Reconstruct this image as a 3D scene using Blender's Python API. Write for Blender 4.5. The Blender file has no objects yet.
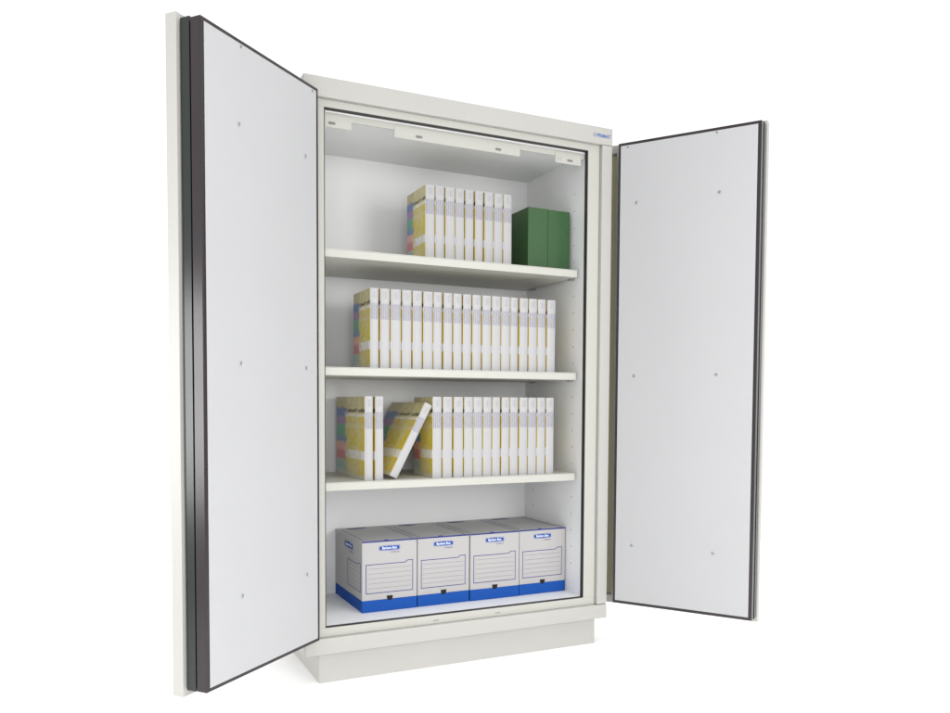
import bpy, bmesh, math, random
from mathutils import Vector, Matrix
random.seed(7)
C = bpy.context.scene.collection
S = bpy.context.scene

# ------------------------------------------------------------------ materials
def lin(c):
    return tuple(((v/255)/12.92 if v/255 <= .04045 else ((v/255+.055)/1.055)**2.4) for v in c)

def mat(name, col, rough=.5, metal=0., bump=0., bscale=300., var=0., spec=.5):
    m = bpy.data.materials.new(name); m.use_nodes = True
    nt = m.node_tree; b = nt.nodes['Principled BSDF']
    b.inputs['Base Color'].default_value = (*col, 1)
    b.inputs['Roughness'].default_value = rough
    b.inputs['Metallic'].default_value = metal
    b.inputs['Specular IOR Level'].default_value = spec
    tc = nt.nodes.new('ShaderNodeTexCoord')
    if var:
        n = nt.nodes.new('ShaderNodeTexNoise'); n.inputs['Scale'].default_value = 3.5; n.inputs['Detail'].default_value = 5
        nt.links.new(tc.outputs['Object'], n.inputs['Vector'])
        r = nt.nodes.new('ShaderNodeMapRange')
        r.inputs['From Min'].default_value = .3; r.inputs['From Max'].default_value = .7
        r.inputs['To Min'].default_value = 1-var; r.inputs['To Max'].default_value = 1+var*.4
        nt.links.new(n.outputs['Fac'], r.inputs['Value'])
        mx = nt.nodes.new('ShaderNodeVectorMath'); mx.operation = 'SCALE'
        mx.inputs[0].default_value = col
        nt.links.new(r.outputs['Result'], mx.inputs['Scale'])
        nt.links.new(mx.outputs['Vector'], b.inputs['Base Color'])
        r2 = nt.nodes.new('ShaderNodeMapRange')
        r2.inputs['To Min'].default_value = rough-.07; r2.inputs['To Max'].default_value = rough+.07
        nt.links.new(n.outputs['Fac'], r2.inputs['Value']); nt.links.new(r2.outputs['Result'], b.inputs['Roughness'])
    if bump:
        n = nt.nodes.new('ShaderNodeTexNoise'); n.inputs['Scale'].default_value = bscale; n.inputs['Detail'].default_value = 2
        nt.links.new(tc.outputs['Object'], n.inputs['Vector'])
        bp = nt.nodes.new('ShaderNodeBump'); bp.inputs['Strength'].default_value = bump; bp.inputs['Distance'].default_value = .0006
        nt.links.new(n.outputs['Fac'], bp.inputs['Height']); nt.links.new(bp.outputs['Normal'], b.inputs['Normal'])
    return m

M = {
 'paint':   mat('warm_white_powder_coat', (.41, .404, .382), .42, bump=.25, bscale=260, var=.012),
 'plinth':  mat('warm_white_plinth_paint', (.43, .423, .40), .42, bump=.25, bscale=260, var=.02),
 'frame':   mat('warm_white_frame_paint', (.43, .427, .392), .42, bump=.25, bscale=260, var=.012),
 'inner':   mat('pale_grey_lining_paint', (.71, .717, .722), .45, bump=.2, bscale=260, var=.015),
 'shelf':   mat('white_shelf_paint', (.455, .452, .415), .4, bump=.2, bscale=260, var=.01),
 'panel':   mat('pale_grey_door_panel', (.41, .412, .422), .5, bump=.15, bscale=200, var=.012),
 'core':    mat('charcoal_door_edge', (.014, .008, .011), .27, bump=.06, bscale=150, var=.1),
 'core2':   mat('charcoal_green_edge', (.007, .011, .010), .27, bump=.06, bscale=150, var=.1),
 'black':   mat('black_rubber', (.018, .018, .017), .6, bump=.3, bscale=300),
 'steel':   mat('zinc_screw', (.32, .33, .34), .35, metal=.8),
 'slot':    mat('dark_slot', (.16, .16, .15), .6),
 'hole':    mat('pin_hole_shadow', (.30, .30, .31), .7),
 'olive_shade':   mat('shaded_cream_steel', (.42, .40, .26), .55, bump=.2),  # cream steel with the shade of its recesses put into the colour
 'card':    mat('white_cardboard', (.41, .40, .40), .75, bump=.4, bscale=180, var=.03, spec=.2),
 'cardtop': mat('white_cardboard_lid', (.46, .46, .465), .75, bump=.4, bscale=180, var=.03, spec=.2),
 'blue':    mat('blue_print', (.007, .07, .33), .7, bump=.3, bscale=180, var=.06, spec=.2),
 'navy':    mat('navy_print', (.035, .045, .19), .7, spec=.2),
 'line':    mat('faint_rule_print', (.24, .24, .27), .8, spec=.2),
 'inkgrey': mat('grey_print', (.30, .30, .30), .8, spec=.2),
 'white':   mat('white_print', (.78, .78, .80), .7, spec=.2),
 'cutout':  mat('hand_hole_dark', (.008, .008, .008), .9),
 'green':   mat('green_bookcloth', (.032, .090, .030), .24, bump=.5, bscale=500, var=.08, spec=.4),
 'greenlt': mat('worn_green_crease', (.04, .095, .04), .6),
 'logo':    mat('blue_logo_print', (.04, .12, .36), .5),
 'logog':   mat('grey_logo_print', (.22, .23, .30), .5),
 'floor':   mat('white_studio_floor', (.96, .96, .96), .9, spec=0.),
}

def ramp_node(nt, stops, interp='LINEAR'):
    r = nt.nodes.new('ShaderNodeValToRGB'); cr = r.color_ramp; cr.interpolation = interp
    cr.elements[0].position = stops[0][0]; cr.elements[0].color = (*stops[0][1], 1)
    cr.elements[1].position = stops[-1][0]; cr.elements[1].color = (*stops[-1][1], 1)
    for p, c in stops[1:-1]:
        e = cr.elements.new(p); e.color = (*c, 1)
    return r

def cover_material():
    m = bpy.data.materials.new('printed_cover'); m.use_nodes = True
    nt = m.node_tree; L = nt.links; b = nt.nodes['Principled BSDF']; N = nt.nodes.new
    b.inputs['Roughness'].default_value = .35
    tc = N('ShaderNodeTexCoord'); sep = N('ShaderNodeSeparateXYZ'); L.new(tc.outputs['Generated'], sep.inputs[0])
    no = N('ShaderNodeTexNoise'); no.inputs['Scale'].default_value = 7; no.inputs['Detail'].default_value = 4
    no.inputs['Distortion'].default_value = 1.2
    L.new(tc.outputs['Generated'], no.inputs['Vector'])
    # wobble of the bands grows away from the spine
    w = N('ShaderNodeMath'); w.operation = 'SUBTRACT'; L.new(no.outputs['Fac'], w.inputs[0]); w.inputs[1].default_value = .5
    wy = N('ShaderNodeMath'); wy.operation = 'MULTIPLY'; L.new(w.outputs[0], wy.inputs[0]); L.new(sep.outputs['Y'], wy.inputs[1])
    w2 = N('ShaderNodeMath'); w2.operation = 'MULTIPLY_ADD'; L.new(wy.outputs[0], w2.inputs[0]); w2.inputs[1].default_value = .10
    L.new(sep.outputs['Z'], w2.inputs[2])
    pale, deep, gold, lil = (.62, .53, .27), (.60, .48, .04), (.58, .46, .09), (.76, .75, .76)
    A = ramp_node(nt, [(0, (.50, .50, .42)), (.04, (.50, .47, .34)), (.06, gold), (.232, deep), (.245, lil), (.335, lil), (.35, deep), (.60, deep),
                       (.63, pale), (.67, gold), (.75, deep), (.765, lil), (.80, pale), (.815, (.09, .08, .02)), (.842, (.09, .08, .02)),
                       (.858, (.50, .44, .20)), (1, (.50, .44, .20))])
    L.new(w2.outputs[0], A.inputs[0])
    w3 = N('ShaderNodeMath'); w3.operation = 'MULTIPLY_ADD'; L.new(w.outputs[0], w3.inputs[0]); w3.inputs[1].default_value = .06
    L.new(sep.outputs['Z'], w3.inputs[2])
    B = ramp_node(nt, [(0, (0.482, 0.482, 0.416)), (.05, (0.435, 0.492, 0.454)), (.12, (0.264, 0.397, 0.378)), (.19, (0.340, 0.416, 0.378)), (.215, (0.511, 0.169, 0.188)), (.31, (0.511, 0.188, 0.188)),
                       (.33, (0.625, 0.321, 0.283)), (.42, (0.625, 0.340, 0.283)), (.44, (0.150, 0.216, 0.368)), (.50, (0.131, 0.245, 0.359)), (.53, (0.103, 0.321, 0.207)), (.64, (0.112, 0.340, 0.226)),
                       (.67, (0.302, 0.188, 0.368)), (.74, (0.302, 0.188, 0.368)), (.765, (0.103, 0.169, 0.397)), (.85, (0.103, 0.169, 0.397)), (.88, (0.454, 0.387, 0.188)), (1, (0.435, 0.397, 0.226))])
    L.new(w3.outputs[0], B.inputs[0])
    # lighter swirls across the middle of the cover
    no2 = N('ShaderNodeTexNoise'); no2.inputs['Scale'].default_value = 5; no2.inputs['Detail'].default_value = 6; no2.inputs['Distortion'].default_value = 2.5
    L.new(tc.outputs['Generated'], no2.inputs['Vector'])
    mr = N('ShaderNodeMapRange'); mr.inputs['From Min'].default_value = .42; mr.inputs['From Max'].default_value = .64
    mr.inputs['To Max'].default_value = .8; L.new(no2.outputs['Fac'], mr.inputs['Value'])
    gate = N('ShaderNodeMapRange'); gate.inputs['From Min'].default_value = .06; gate.inputs['From Max'].default_value = .16
    L.new(sep.outputs['Y'], gate.inputs['Value'])
    mg = N('ShaderNodeMath'); mg.operation = 'MULTIPLY'; L.new(mr.outputs[0], mg.inputs[0]); L.new(gate.outputs[0], mg.inputs[1])
    mx1 = N('ShaderNodeMix'); mx1.data_type = 'RGBA'; L.new(mg.outputs[0], mx1.inputs['Factor'])
    L.new(A.outputs[0], mx1.inputs['A']); mx1.inputs['B'].default_value = (.60, .57, .38, 1)
    e = N('ShaderNodeMath'); e.operation = 'MULTIPLY_ADD'; L.new(w.outputs[0], e.inputs[0]); e.inputs[1].default_value = .35; L.new(sep.outputs['Y'], e.inputs[2])
    st = N('ShaderNodeMapRange'); st.inputs['From Min'].default_value = .60; st.inputs['From Max'].default_value = .70
    L.new(e.outputs[0], st.inputs['Value'])
    mx2 = N('ShaderNodeMix'); mx2.data_type = 'RGBA'; L.new(st.outputs[0], mx2.inputs['Factor'])
    L.new(mx1.outputs['Result'], mx2.inputs['A']); L.new(B.outputs[0], mx2.inputs['B'])
    L.new(mx2.outputs['Result'], b.inputs['Base Color'])
    return m

def spine_material():
    m = bpy.data.materials.new('printed_spine'); m.use_nodes = True
    nt = m.node_tree; L = nt.links; b = nt.nodes['Principled BSDF']; N = nt.nodes.new
    b.inputs['Roughness'].default_value = .4
    tc = N('ShaderNodeTexCoord'); sep = N('ShaderNodeSeparateXYZ'); L.new(tc.outputs['Generated'], sep.inputs[0])
    oi = N('ShaderNodeObjectInfo')
    # vertical print lines: narrow columns broken up by noise along the height
    mp = N('ShaderNodeMapping'); mp.inputs['Scale'].default_value = (1, 1, 1); L.new(tc.outputs['Generated'], mp.inputs['Vector'])
    co = N('ShaderNodeCombineXYZ')
    fx = N('ShaderNodeMath'); fx.operation = 'MULTIPLY'; L.new(sep.outputs['X'], fx.inputs[0]); fx.inputs[1].default_value = 5.
    fl = N('ShaderNodeMath'); fl.operation = 'FLOOR'; L.new(fx.outputs[0], fl.inputs[0])
    fr = N('ShaderNodeMath'); fr.operation = 'FRACT'; L.new(fx.outputs[0], fr.inputs[0])
    band = N('ShaderNodeMath'); band.operation = 'COMPARE'; L.new(fr.outputs[0], band.inputs[0]); band.inputs[1].default_value = .5; band.inputs[2].default_value = .22
    zz = N('ShaderNodeMath'); zz.operation = 'MULTIPLY'; L.new(sep.outputs['Z'], zz.inputs[0]); zz.inputs[1].default_value = 110
    L.new(fl.outputs[0], co.inputs[0]); L.new(oi.outputs['Random'], co.inputs[1]); L.new(zz.outputs[0], co.inputs[2])
    n = N('ShaderNodeTexNoise'); n.inputs['Scale'].default_value = 1.; n.inputs['Detail'].default_value = 1; L.new(co.outputs[0], n.inputs['Vector'])
    th = N('ShaderNodeMath'); th.operation = 'GREATER_THAN'; L.new(n.outputs['Fac'], th.inputs[0]); th.inputs[1].default_value = .42
    # where print stands: a block at .63-.83, a short title at .86-.97 (centre column only)
    def between(src, c, hw):
        q = N('ShaderNodeMath'); q.operation = 'COMPARE'; L.new(src, q.inputs[0]); q.inputs[1].default_value = c; q.inputs[2].default_value = hw
        return q.outputs[0]
    def mul(a, c):
        q = N('ShaderNodeMath'); q.operation = 'MULTIPLY'; L.new(a, q.inputs[0]); L.new(c, q.inputs[1]); return q.outputs[0]
    def mxx(a, c):
        q = N('ShaderNodeMath'); q.operation = 'MAXIMUM'; L.new(a, q.inputs[0]); L.new(c, q.inputs[1]); return q.outputs[0]
    blk = between(sep.outputs['Z'], .712, .10)
    ttl = mul(between(sep.outputs['Z'], .92, .045), between(sep.outputs['X'], .5, .2))
    ink = mul(mul(mxx(blk, ttl), band.outputs[0]), th.outputs[0])
    tint = N('ShaderNodeMix'); tint.data_type = 'RGBA'; L.new(blk, tint.inputs['Factor'])
    tint.inputs['A'].default_value = (.385, .382, .39, 1); tint.inputs['B'].default_value = (.33, .328, .352, 1)
    out = N('ShaderNodeMix'); out.data_type = 'RGBA'
    sc = N('ShaderNodeMath'); sc.operation = 'MULTIPLY'; L.new(ink, sc.inputs[0]); sc.inputs[1].default_value = .45
    L.new(sc.outputs[0], out.inputs['Factor']); L.new(tint.outputs['Result'], out.inputs['A']); out.inputs['B'].default_value = (.09, .09, .15, 1)
    L.new(out.outputs['Result'], b.inputs['Base Color'])
    return m
M['cover'] = cover_material(); M['spine'] = spine_material()

# ------------------------------------------------------------------ mesh helpers
class MB:
    def __init__(s): s.bm = bmesh.new(); s.mats = []
    def mi(s, m):
        if m not in s.mats: s.mats.append(m)
        return s.mats.index(m)
    def box(s, x0, x1, y0, y1, z0, z1, m):
        i = s.mi(m)
        if x0 > x1: x0, x1 = x1, x0
        if y0 > y1: y0, y1 = y1, y0
        v = [s.bm.verts.new((x, y, z)) for z in (z0, z1) for x, y in ((x0, y0), (x1, y0), (x1, y1), (x0, y1))]
        for f in ((3, 2, 1, 0), (4, 5, 6, 7), (0, 1, 5, 4), (1, 2, 6, 5), (2, 3, 7, 6), (3, 0, 4, 7)):
            s.bm.faces.new([v[k] for k in f]).material_index = i
        return s
    def poly(s, pts, m, ext=None):
        """flat polygon, optionally extruded by vector ext"""
        i = s.mi(m); a = [s.bm.verts.new(p) for p in pts]
        s.bm.faces.new(a).material_index = i
        if ext is not None:
            e = Vector(ext); c = [s.bm.verts.new(Vector(p)+e) for p in pts]
            s.bm.faces.new(c[::-1]).material_index = i
            n = len(pts)
            for k in range(n):
                s.bm.faces.new((a[(k+1) % n], a[k], c[k], c[(k+1) % n])).material_index = i
        return s
    def cyl(s, c, r, h, axis, m, seg=20, r2=None):
        i = s.mi(m); ax = Vector(axis).normalized()
        u = ax.orthogonal().normalized(); w = ax.cross(u); c = Vector(c); r2 = r if r2 is None else r2
        A = [s.bm.verts.new(c+(u*math.cos(t)+w*math.sin(t))*r) for t in [2*math.pi*k/seg for k in range(seg)]]
        B = [s.bm.verts.new(c+ax*h+(u*math.cos(t)+w*math.sin(t))*r2) for t in [2*math.pi*k/seg for k in range(seg)]]
        s.bm.faces.new(A[::-1]).material_index = i; s.bm.faces.new(B).material_index = i
        for k in range(seg): s.bm.faces.new((A[k], A[(k+1) % seg], B[(k+1) % seg], B[k])).material_index = i
        return s
    def build(s, name, parent=None, bevel=0, seg=2):
        bmesh.ops.recalc_face_normals(s.bm, faces=s.bm.faces)
        me = bpy.data.meshes.new(name); s.bm.to_mesh(me); s.bm.free()
        for m in s.mats: me.materials.append(M[m])
        o = bpy.data.objects.new(name, me); C.objects.link(o)
        if parent: o.parent = parent
        if bevel:
            b = o.modifiers.new('bevel', 'BEVEL'); b.width = bevel; b.segments = seg; b.limit_method = 'ANGLE'; b.harden_normals = False
        return o

def empty(name, loc, label, cat, group=None):
    o = bpy.data.objects.new(name, None); C.objects.link(o); o.location = loc; o.empty_display_size = .1
    o['label'] = label; o['category'] = cat
    if group: o['group'] = group
    return o

def text_mesh(txt, height, m, name, parent, mtx, bold=0., stretch=1., align='CENTER'):
    cu = bpy.data.curves.new(name, 'FONT'); cu.body = txt; cu.size = 1; cu.align_x = align; cu.align_y = 'CENTER'; cu.offset = bold
    cu.extrude = .0
    t = bpy.data.objects.new(name, cu); C.objects.link(t)
    bpy.context.view_layer.update()
    dg = bpy.context.evaluated_depsgraph_get()
    me = bpy.data.meshes.new_from_object(t.evaluated_get(dg)); bpy.data.objects.remove(t)
    me.transform(Matrix.Diagonal((height*1.4*stretch, height*1.4, 1, 1))); me.transform(mtx)
    me.materials.clear(); me.materials.append(M[m]); me.name = name
    o = bpy.data.objects.new(name, me); C.objects.link(o); o.parent = parent
    return o

FRONT = lambda x, y, z: Matrix.Translation((x, y, z)) @ Matrix.Rotation(math.pi/2, 4, 'X')      # text reads on a face looking to -y
LEFTF = lambda x, y, z: Matrix.Translation((x, y, z)) @ Matrix.Rotation(-math.pi/2, 4, 'Z') @ Matrix.Rotation(math.pi/2, 4, 'X')

def copy_tree(o, parent=None):
    c = o.copy(); C.objects.link(c); c.parent = parent
    for ch in list(o.children): copy_tree(ch, c)
    return c

# ------------------------------------------------------------------ setting
fl = MB(); n = 64
fl.poly([(40*math.cos(2*math.pi*k/n), 40*math.sin(2*math.pi*k/n), 0) for k in range(n)], 'floor')
floor = fl.build('studio_floor'); floor['kind'] = 'structure'

# ------------------------------------------------------------------ cabinet
W, DEP = 1.25, .55
ZT, ZH, ZB, ZBT = 2.0777, 2.0110, .1090, .1653
F1 = .0178
XL, XR, ZL, ZO = .0747, 1.1463, .1974, 1.9849
XG = .0375                                    # groove between frame and side wall
XE = 1.2012                                   # inner edge of the proud right side wall
D, XW, ZC, ZF = .4959, 1.1453, 1.9764, .1990
cab = empty('steel_cabinet', (0, 0, 0), 'tall white fireproof steel cabinet with both doors wide open, holding books and archive boxes', 'cabinet')

m = MB()
m.box(0, XG-.0015, F1, DEP, ZBT+.0012, ZH-.0012, 'paint').box(XE+.0015, W, .0020, DEP, ZBT+.0025, ZH-.0012, 'paint')
m.box(XG-.0015, XE+.0015, DEP-.02, DEP, ZBT+.0012, ZH-.0012, 'paint')
m.build('side_wall', cab, .0012)
m = MB(); m.box(0, W, 0, DEP, ZH, ZT, 'paint'); m.build('top_cover', cab, .003, 3)
m = MB(); m.box(0, W, 0, DEP, ZB, ZBT, 'paint'); m.build('base', cab, .002)
m = MB(); m.box(.0557, 1.2116, .03, .52, 0, ZB-.0025, 'plinth').box(.09, 1.18, .06, .5, ZB-.0025, ZB-.0002, 'black'); m.build('plinth', cab, .0015)

m = MB()                                      # door frame: a ring round the opening
m.box(XG+.0015, XE-.0005, F1, F1+.0185, ZO, ZH-.0006, 'frame').box(XG+.0015, XE-.0005, F1, F1+.0185, ZBT+.0006, ZL, 'frame')
m.box(XG+.0015, XL, F1, F1+.0185, ZL, ZO, 'frame').box(XR, XE-.0005, F1, F1+.0185, ZL, ZO, 'frame')
m.box(XG-.0010, XG+.0012, F1+.005, F1+.018, ZBT+.001, ZH-.001, 'olive_shade')  # groove backing, its shade painted in
for x in (.4947, .7542): m.box(x-.011, x+.011, F1-.0006, F1+.003, .1765, .1795, 'slot')
m.build('door_frame', cab, .0008)

m = MB(); g = .0028                           # black gasket lining the opening
m.box(XR-g, XR-.0002, F1+.0006, F1+.0192, ZL+.0002, ZO-.0002, 'black').box(XL+.0002, XL+g, F1+.0006, F1+.0192, ZL+.0002, ZO-.0002, 'black')
m.box(XL+g, XR-g, F1+.0006, F1+.0192, ZO-g-.001, ZO-.0002, 'black').box(XL+g, XR-g, F1+.0006, F1+.0170, ZL+.0002, ZL+g, 'black')
m.build('gasket', cab)

m = MB(); yl = F1+.0196; t = .01             # interior lining: back, sides, ceiling, floor
m.box(XL-t, XW+t, D, D+t, ZF-t, ZC+t, 'inner')
m.box(XW, XW+t, yl, D, ZF-t, ZC+t, 'inner').box(XL+.001-t, XL+.001, yl, D, ZF-t, ZC+t, 'inner')
m.box(XL+.001, XW, yl, D, ZC, ZC+t, 'inner').box(XL+.001, XW, yl, D, ZF-t, ZF, 'inner')
k = 0
while True:
    z = 1.8352-.06873*k; k += 1
    if z < .26: break
    for y in (.1095, .418):
        m.cyl((XW+.0005, y, z), .0032, -.0011-.0000, (1, 0, 0), 'hole', 10)
        m.cyl((XL+.0005, y, z), .0032, .0011, (1, 0, 0), 'hole', 10)
m.build('interior_lining', cab)

rail = MB().box(XL+.0012, XW-.0004, .0400, .0460, 1.9535, ZC-.0004, 'frame').build('strike_rail', cab, .0008)
for x0, x1, slots in ((XL+.0015, .178, (.108,)), (.337, .8476, (.4307, .7536)), (1.0065, 1.1255, (1.0732,))):
    p = MB().box(x0, x1, .0375, .0398, 1.9265, 1.9700, 'frame')
    if x0 > 1:
        for q in (.008, .017, .026): p.box(x0+q, x0+q+.0012, .0371, .0380, 1.935, 1.951, 'slot')
    pl = p.build('strike_plate', cab, .0006)
    for sx in slots:
        q = MB(); hw, hh = .013, .0045
        q.poly([(sx+(hw-hh)*(1 if math.cos(a) > 0 else -1)+hh*math.cos(a), .0373, 1.9405+hh*math.sin(a)) for a in [2*math.pi*(j+.5)/20 for j in range(20)]], 'slot', (0, -.0006, 0))
        q.build('latch_slot', pl)

# shelves
SH = (1.5208, 1.1089, .7011)
YS, XS, TH = .061, 1.1289, .0295
for z in SH:
    m = MB()
    m.box(XL+.012, XS, YS, D-.012, z-.003, z, 'shelf')                       # plate
    m.box(XL+.012, XS, YS, YS+.002, z-TH, z-.0032, 'shelf')                    # folded front
    m.box(XL+.012, XS, YS+.0022, D-.012, z-TH, z-TH+.003, 'shelf')                    # closed underside
    m.box(XS-.002, XS-.0002, YS+.0022, D-.0122, z-TH+.0032, z-.0032, 'shelf').box(XL+.0122, XL+.014, YS+.0022, D-.0122, z-TH+.0032, z-.0032, 'shelf')
    s = m.build('shelf', cab, .0010, 2)
    for x in (XW-.024, XL+.003):
        for y in (.1095, .418):
            MB().box(x, x+.021, y-.009, y+.009, z-TH-.0055, z-TH-.0006, 'steel').build('shelf_clip', s, .001)

# header logo
lg = MB(); c0 = (1.172-.002, 2.0478)
x, z = 1.1640, 2.0440
lg2 = MB()
for a in range(0, 360, 60):
    a0 = math.radians(a+6); a1 = math.radians(a+50)
    lg2.poly([(x+r*math.cos(t), -.0006, z+r*math.sin(t)) for r, t in ((.0085, a0), (.0085, (a0+a1)/2), (.0085, a1), (.0055, a1), (.0055, (a0+a1)/2), (.0055, a0))], 'logog')
lg2.box(x-.0026, x+.0026, -.0007, -.0004, z-.0026, z+.0026, 'logog')
logo = lg2.build('logo', cab)
text_mesh('PRIMAT', .0135, 'logo', 'lettering', logo, FRONT(1.2065, -.0006, 2.0432), bold=.025, stretch=1.02)

# ------------------------------------------------------------------ doors
ZD0, ZD1, EXT, EZ = .1756, 2.0162, .0072, .0217
def make_door(side, ang, hx, hy, w, wh, label):
    sy = -1 if side == 'l' else 1
    def B(mb, s0, s1, q0, q1, z0, z1, m): mb.box(s0, s1, sy*q0, sy*q1, z0, z1, m)
    m = MB(); zb, zt = ZD0-EZ, ZD1+EZ
    hp = .034 if wh else 0
    B(m, -hp, w+EXT, .079, .117, zb, zt, 'paint')
    if wh: B(m, -wh, -hp-.0002, .1050, .117, zb, zt, 'paint')
    if wh:
        B(m, -wh, -wh+.010, .079, .1048, zb, zt, 'paint')
        B(m, -wh+.0102, -hp-.0002, .079, .1048, zt-.032, zt, 'paint'); B(m, -wh+.0102, -hp-.0002, .079, .1048, zb, zb+.032, 'paint')
        B(m, -wh+.0102, -hp-.0002, .1030, .1048, zb+.0322, zt-.0322, 'olive_shade')  # recess floor: cream steel, coloured as it looks in shade
    d = m.build('door', cab, .0015)
    m = MB(); B(m, 0, w, .001, .0355, ZD0, ZD1, 'core'); m.build('insulating_core', d, .0015)
    m = MB(); B(m, .004, w-.019, .0357, .0423, ZD0+.006, ZD1-.006, 'black'); m.build('groove_seal', d)
    m = MB(); B(m, .001, w-.0035 if side == 'l' else w+.0025, .0425, .0745 if side == 'l' else .0785, ZD0-.003, ZD1+.007, 'core2'); m.build('core_step', d, .001)
    m = MB(); B(m, .0140 if side == 'l' else .0105, w-.0125, -.0012, .0008, ZD0+.0115, ZD1-.0120, 'panel'); m.build('inner_panel', d, .0005)
    for s in (.0775, .3995 if side == 'l' else .395):
        for z in (1.7755, 1.0955, .4165):
            q = MB(); q.cyl((s, -sy*.0012, z), .0085, .0008*-sy, (0, 1, 0), 'panel', 20)
            q.cyl((s, -sy*.0020, z), .0062, .0022*-sy, (0, 1, 0), 'steel', 20, .0040)
            B(q, s-.0036, s+.0036, -.0046, -.0040, z-.0008, z+.0008, 'slot')
            q.build('screw', d)
    for s in ((.0356, .387) if side == 'l' else (.039, .3805)):
        q = MB(); q.cyl((s, -sy*.0012, 1.9965), .0036, .0014*-sy, (0, 1, 0), 'slot', 14); q.build('screw', d)
    d.location = (hx, hy, 0)
    dx = math.cos(ang) if side == 'l' else -math.cos(ang)
    d.rotation_euler = (0, 0, math.atan2(-math.sin(ang), dx))
    d['label'] = label
    return d
make_door('l', 2.43598, .03912, -.04209, .54879, 0, 'left door swung wide open towards the viewer')
make_door('r', 2.17286, 1.26289, -.02057, .53881, .095, 'right door swung wide open')
for x, y in ((1.2570, .050), (-.0068, .052)):
    for z in (.36, 1.10, 1.84): MB().cyl((x, y, z-.05), .0062, .1, (0, 0, 1), 'frame', 20).build('hinge', cab)

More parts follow.
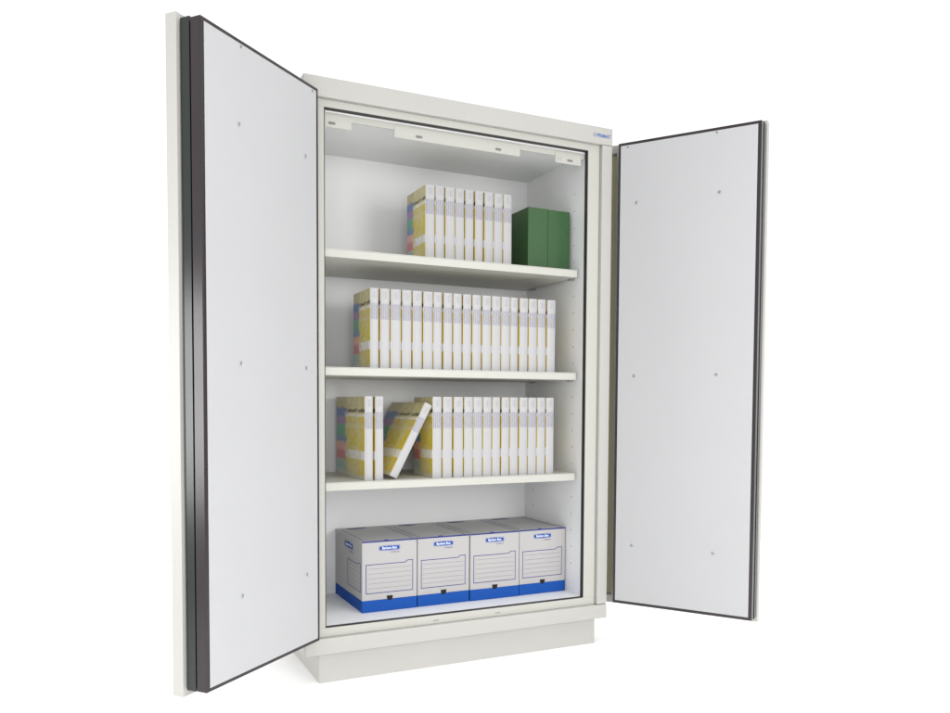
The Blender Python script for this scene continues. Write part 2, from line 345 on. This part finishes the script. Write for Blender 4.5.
# ------------------------------------------------------------------ archive boxes
BX, BY, BD, BW, BH = .24828, .14391, .34718, .22356, .26741
def make_archive():
    o = empty('archive_box', (0, 0, 0), '', 'archive box', 'archive boxes on the cabinet floor')
    w, h, d = BW-.0040, BH, BD; zb = .045
    m = MB(); m.box(0, w, 0, d, 0, zb, 'blue').box(0, w, 0, d, zb, h-.0022, 'card'); m.build('carton', o, .0012)
    m = MB(); m.box(.0006, w-.0006, .003, d-.0006, h-.0020, h, 'cardtop')
    e = .0005
    m.box(.012, .0145, .02, d-.04, h+.0001, h+e, 'navy').box(w-.0165, w-.0140, .008, d-.02, h+.0001, h+e, 'navy')
    m.poly([(w*.36+.045*math.cos(a), d-.035+.012*math.sin(a), h+e) for a in [2*math.pi*k/20 for k in range(20)]], 'navy')
    m.poly([(.0006, -.0006, h-.0046), (w-.0006, -.0006, h-.0046), (w-.0006, -.0006, h+.0004), (w*.49, -.0006, h+.0004), (w*.47, -.0006, h+.0032),
            (w*.41, -.0006, h+.0032), (w*.39, -.0006, h+.0004), (.0006, -.0006, h+.0004)], 'navy', (0, .0034, 0))
    m.build('lid', o)
    # front print
    x0, x1, z0, z1, tz, tx0, tx1 = w*.062, w*.925, h*.262, h*.676, h*.704, w*.775, w*.825
    def outline(mb, P, inner, f, mm, ext):
        n = len(P)
        for k in range(n):
            mb.poly([f(*P[k]), f(*P[(k+1) % n]), f(*inner[(k+1) % n]), f(*inner[k])], mm)
    lw = .0026
    P = [(x0, z0), (x1, z0), (x1, tz), (tx1, tz), (tx0, z1), (x0, z1)]
    I = [(x0+lw, z0+lw), (x1-lw, z0+lw), (x1-lw, tz-lw), (tx1+lw*.4, tz-lw), (tx0+lw*.4, z1-lw), (x0+lw, z1-lw)]
    m = MB(); outline(m, P, I, lambda a, b: (a, -.0004, b), None, 'navy') if False else None
    n_ = len(P)
    for k in range(n_):
        a, b_, c, e_ = P[k], P[(k+1) % n_], I[(k+1) % n_], I[k]
        m.poly([(a[0], -.0004, a[1]), (b_[0], -.0004, b_[1]), (c[0], -.0004, c[1]), (e_[0], -.0004, e_[1])], 'navy')
    for k in range(1, 6):
        z = z0+(z1-z0)*k/6; m.poly([(x0+.008, -.0004, z), (x1-.008, -.0004, z), (x1-.008, -.0004, z+.0016), (x0+.008, -.0004, z+.0016)], 'line')
    m.build('label_panel', o)
    # side print (left face)
    y0, y1 = d*.05, d*.52
    P = [(y1, z0+.004), (y0, z0+.004), (y0, tz-.004), (y0+.02, tz-.004), (y0+.035, z1-.004), (y1, z1-.004)]
    I = [(y1-lw*1.6, z0+.004+lw), (y0+lw*1.6, z0+.004+lw), (y0+lw*1.6, tz-.004-lw), (y0+.019, tz-.004-lw), (y0+.034, z1-.004-lw), (y1-lw*1.6, z1-.004-lw)]
    m = MB()
    for k in range(n_):
        a, b_, c, e_ = P[k], P[(k+1) % n_], I[(k+1) % n_], I[k]
        m.poly([(-.0004, q[0], q[1]) for q in (a, b_, c, e_)], 'navy')
    for k in range(1, 6):
        z = z0+(z1-z0)*k/6; m.poly([(-.0004, y1-.01, z), (-.0004, y0+.01, z), (-.0004, y0+.01, z+.0012), (-.0004, y1-.01, z+.0012)], 'line')
    m.build('side_label', o)
    # hand hole, half sunk in the blue band
    m = MB(); cx = w*.497; r = .012
    pts = [(cx-r, .0), (cx+r, .0)]; zc = zb+.013
    pl = [(cx-r, -.0005, zc), (cx-r*.98, -.0005, zc-.010)]+[(cx-r*.85*math.cos(a), -.0005, zc-.012-.007*math.sin(a)) for a in [math.pi*k/8 for k in range(9)]]+[(cx+r*.98, -.0005, zc-.010), (cx+r, -.0005, zc)]
    m.poly(pl, 'cutout'); m.build('hand_hole', o)
    # maker's badge: lozenge with lettering, small line under it
    def badge(cx, cz, hw, hh, f, tm, txt_m, sc):
        b = MB()
        def loz(k, off, mm):
            b.poly([f(cx+sx*(hw*k if abs(q) else hw), cz+q*hh*kk, off) for sx, q, kk in ()] or
                   [f(cx+px*(hw-(1-k)*.004/1), cz+pz*(hh-(1-k)*.004), off) for px, pz in ((-1, -.55), (-.93, -.9), (0, -1.08), (.93, -.9), (1, -.55), (1, .55), (.93, .9), (0, 1.08), (-.93, .9), (-1, .55))], mm)
        loz(1., .0004, 'navy'); loz(.62, .0006, 'white'); loz(.45, .0008, 'blue')
        ob = b.build('maker_badge', o)
        text_mesh('Bankers Box', hh*.95, 'white', 'badge_lettering', ob, tm(cx, cz, .0010), bold=.02, stretch=.92)
        text_mesh('by Fellowes', hh*.50, 'navy', 'badge_lettering', ob, tm(cx+hw*.55, cz-hh*1.75, .0005), bold=.01, stretch=1.1)
    badge(w*.492, h-.0285, .042, .0095, lambda a, b, off: (a, -off, b), lambda a, b, off: FRONT(a, -off, b), None, 1)
    badge(-d*.47, h-.036, .054, .0125, lambda a, b, off: (-off, -a, b), lambda a, b, off: LEFTF(-off, -a, b), None, 1)
    tm = Matrix.Translation((-.0005, d*.79, h*.45)) @ Matrix.Rotation(-math.pi/2, 4, 'Z') @ Matrix.Rotation(math.pi/2, 4, 'X') @ Matrix.Rotation(math.pi/2, 4, 'Z')
    text_mesh('Bankers Box by Fellowes', .008, 'inkgrey', 'side_lettering', o, tm, bold=0, stretch=1.15)
    return o
ab = make_archive()
al = ['white and blue archive box on cabinet floor, leftmost with its printed left side showing',
      'white and blue archive box, second from the left on the cabinet floor',
      'white and blue archive box, third from the left on the cabinet floor',
      'white and blue archive box at the right end of the row by the cabinet wall']
for i in range(4):
    o = ab if i == 0 else copy_tree(ab)
    o.rotation_euler = (0, 0, (0, .004, -.005, .003)[i]); o.location = (BX+i*BW+.0020, BY+(0, .0015, -.001, .001)[i], ZF+.0004); o['label'] = al[i]

# ------------------------------------------------------------------ books
def make_book(t, h, d, group):
    o = empty('book', (0, 0, 0), '', 'book', group)
    m = MB(); m.box(.0004, t-.0004, .0038, d, 0, h, 'cover'); m.build('cover', o, .0006)
    m = MB()                                       # spine: slightly rounded front
    i = m.mi('spine'); prof = []
    for k in range(7):
        u = k/6; prof.append((t*(.035+.93*u), .003-.0030*math.sin(math.pi*u)**.5 if 0 < u < 1 else .003))
    prof = [(t*.035, .0045)]+prof+[(t*.965, .0045)]
    a = [m.bm.verts.new((x, y, -.0002)) for x, y in prof]; b = [m.bm.verts.new((x, y, h+.0006)) for x, y in prof]
    for k in range(len(prof)):
        j = (k+1) % len(prof); m.bm.faces.new((a[k], a[j], b[j], b[k]))
    m.bm.faces.new(a); m.bm.faces.new(b[::-1])
    m.build('spine', o)
    return o
ordn = ['first', 'second', 'third', 'fourth', 'fifth', 'sixth', 'seventh', 'eighth', 'ninth', 'tenth', 'eleventh', 'twelfth', 'thirteenth',
        'fourteenth', 'fifteenth', 'sixteenth', 'seventeenth', 'eighteenth', 'nineteenth']
def row(xs, x_end, y, z, h, d, group, where, cover_txt):
    """xs: left edges read off the photograph; gaps between spines vary"""
    proto = None; n = len(xs)
    for i, x in enumerate(xs):
        if proto is None: o = proto = make_book(.0340, h, d, group)
        else: o = copy_tree(proto)
        gap = random.uniform(.0012, .0066)
        nx = xs[i+1] if i+1 < n else x_end
        o.scale = ((nx-x-gap)/.0340, 1, 1)
        o.location = (x, y+random.uniform(-.0012, .0012), z+.0004)
        o.rotation_euler = (0, random.uniform(-.0035, .0035), random.uniform(-.004, .004))
        if i == 0: o['label'] = 'white spined book at the left end of ' + where
        elif i == n-1: o['label'] = 'white spined book at the right end of ' + where
        else: o['label'] = 'white spined book, ' + ordn[i] + ' from the left in ' + where
# positions of the spines' left edges, unprojected from the photograph
def px2x(px, y, v):
    return None
R1 = [.4910, .5335, .5745, .6165, .6580, .6990, .7405, .7820, .8235]
row(R1, .8656, .12, SH[0], .2790, .19, 'books standing on the top shelf', 'the row of nine on the top shelf', 'its yellow cover showing')
x0, x1 = .2640, 1.0520
R2u = [370.2, 380.2, 390.8, 402, 413, 423.4, 433.6, 443.7, 453.7, 463.2, 472.8, 482.5, 492, 501.5, 510.8, 519.7, 529, 538, 547.2, 556.3]
def ux(u, y, z):                               # same pinhole model as the camera below: picture column to x at depth y, height z
    lo, hi = 0., 1.3
    for _ in range(40):
        mid = (lo+hi)/2
        if proj(mid, y, z)[0] < u: lo = mid
        else: hi = mid
    return (lo+hi)/2
CAM = Vector((-.67212, -2.64539, .98047)); YAW, PITCH, ROLL, FPX, PX, PY = -.43647, -.0443, .00427, 792.474, 455.125, 439.099
fwd = Vector((-math.sin(YAW)*math.cos(PITCH), math.cos(YAW)*math.cos(PITCH), math.sin(PITCH)))
rt = Vector((math.cos(YAW), math.sin(YAW), 0)); up = rt.cross(fwd)
rt, up = rt*math.cos(ROLL)+up*math.sin(ROLL), -rt*math.sin(ROLL)+up*math.cos(ROLL)
def proj(x, y, z):
    d = Vector((x, y, z))-CAM; k = d.dot(fwd)
    return PX+FPX*d.dot(rt)/k, PY-FPX*d.dot(up)/k
e2 = [ux(u, .09, 1.25) for u in R2u]
row(e2[:-1], e2[-1], .09, SH[1], .2880, .195, 'books standing on the middle shelf', 'the row of nineteen on the middle shelf', 'cover showing')
e3 = [ux(u, .09, .85) for u in [432.7, 443, 454, 464.3, 473.7, 483.4, 492.5, 501.5, 510.2, 519.3, 528.4, 537.2, 546.3, 555.4]]
row(e3[:-1], e3[-1], .09, SH[2], .3050, .19, 'books standing on the lowest shelf', 'the long row on the lowest shelf', 'dark cover showing')
# two upright books at the left end and one leaning to the right
G3 = 'books at the left end of the lowest shelf'
for x, t, lb in ((.2427, .0325, 'upright white spined book leftmost on the lowest shelf, its colourful cover facing left'),
                 (.2831, .0340, 'upright white spined book between the leftmost and the leaning book on the lowest shelf')):
    b = make_book(t, .3050, .356, G3) if x < .25 else copy_tree(b)
    b.location = (x, .09, SH[2]+.0004); b['label'] = lb
b = copy_tree(b); th = math.radians(27.6); t = .0340; b.scale = (1, 1, .995)
# pivot: lower right corner stands on the shelf at x=.3696
b.rotation_euler = (0, th, 0)
b.location = (.3696-t*math.cos(th), .09, SH[2]+.0008+t*math.sin(th)); b['label'] = 'book leaning to the right against the long row on the lowest shelf'

# ------------------------------------------------------------------ green boxes
def green_box(w, h, d):
    o = empty('green_box', (0, 0, 0), '', 'box', 'green boxes on the top shelf')
    m = MB(); m.box(0, w, 0, d, 0, h, 'green'); m.build('case', o, .0022, 3)
    m = MB()
    a, c = Vector((w*.28, -.0003, h*.86)), Vector((w*.95, -.0003, h*.46)); q = Vector((.0006, 0, .0006))
    m.poly([a-q, c-q*.6, c+q*.6, a+q], 'greenlt'); m.build('crease', o)
    return o
gx = [.9347, 1.0278, 1.1307]
g1 = green_box(gx[1]-gx[0]-.0012, .2440, .30); g1.location = (gx[0], .12, SH[0]+.0004); g1['label'] = 'plain dark green box on the top shelf, beside the row of books'
g2 = copy_tree(g1); g2.scale = ((gx[2]-gx[1]-.001)/(gx[1]-gx[0]-.0012), 1, .994); g2.location = (gx[1], .1205, SH[0]+.0004)
g2['label'] = 'plain dark green box on the top shelf, next to the right cabinet wall'

# ------------------------------------------------------------------ light
wd = bpy.data.worlds.new('World'); S.world = wd; wd.use_nodes = True
bg = wd.node_tree.nodes['Background']; bg.inputs[0].default_value = (1, 1, 1, 1); bg.inputs[1].default_value = 1.07
def area(name, loc, target, size, power, col=(1, 1, 1)):
    l = bpy.data.lights.new(name, 'AREA'); l.shape = 'RECTANGLE'; l.size, l.size_y = size; l.energy = power; l.color = col
    o = bpy.data.objects.new(name, l); C.objects.link(o); o.location = loc
    o.rotation_euler = (Vector(target)-Vector(loc)).to_track_quat('-Z', 'Y').to_euler()
    return o
area('key_softbox', (1.7, -3.7, 1.6), (.5, .2, 1.25), (1.1, 1.1), 38, (1, .99, .97))
area('fill_softbox', (-.8, -3.5, 1.25), (.5, .2, 1.25), (1.3, 1.3), 32, (1, .99, .97))
area('side_softbox', (-2.0, -.35, 1.0), (-.3, -.4, 1.0), (.5, .95), 14)
area('added_front_floor_fill', (.4, -1.35, 3.2), (.4, -1.3, 0), (3.6, 1.3), 21).data.spread = math.radians(75)  # added lamp with no known source, washes out shadow on the front floor
area('added_rear_floor_fill', (1.6, 1.9, 3.2), (1.6, 1.9, 0), (3.5, 1.8), 35).data.spread = math.radians(75)  # added lamp too, lifts the floor behind the cabinet to white

# ------------------------------------------------------------------ camera
cd = bpy.data.cameras.new('camera'); cam = bpy.data.objects.new('camera', cd); C.objects.link(cam)
cd.sensor_width = 36; cd.sensor_fit = 'HORIZONTAL'; cd.lens = FPX/950*36
cd.shift_x = (475-PX)/950; cd.shift_y = (PY-356.5)/950
cd.clip_start = .05; cd.clip_end = 200
R = Matrix((rt, up, -fwd)).transposed().to_4x4()
cam.matrix_world = Matrix.Translation(CAM) @ R
S.camera = cam
S.render.engine = 'CYCLES'
S.cycles.use_denoising = True
S.cycles.max_bounces = 10; S.cycles.diffuse_bounces = 6
S.cycles.use_adaptive_sampling = True; S.cycles.adaptive_threshold = .008
S.view_settings.view_transform = 'Standard'; S.view_settings.look = 'None'; S.view_settings.exposure = .07; S.view_settings.gamma = 1
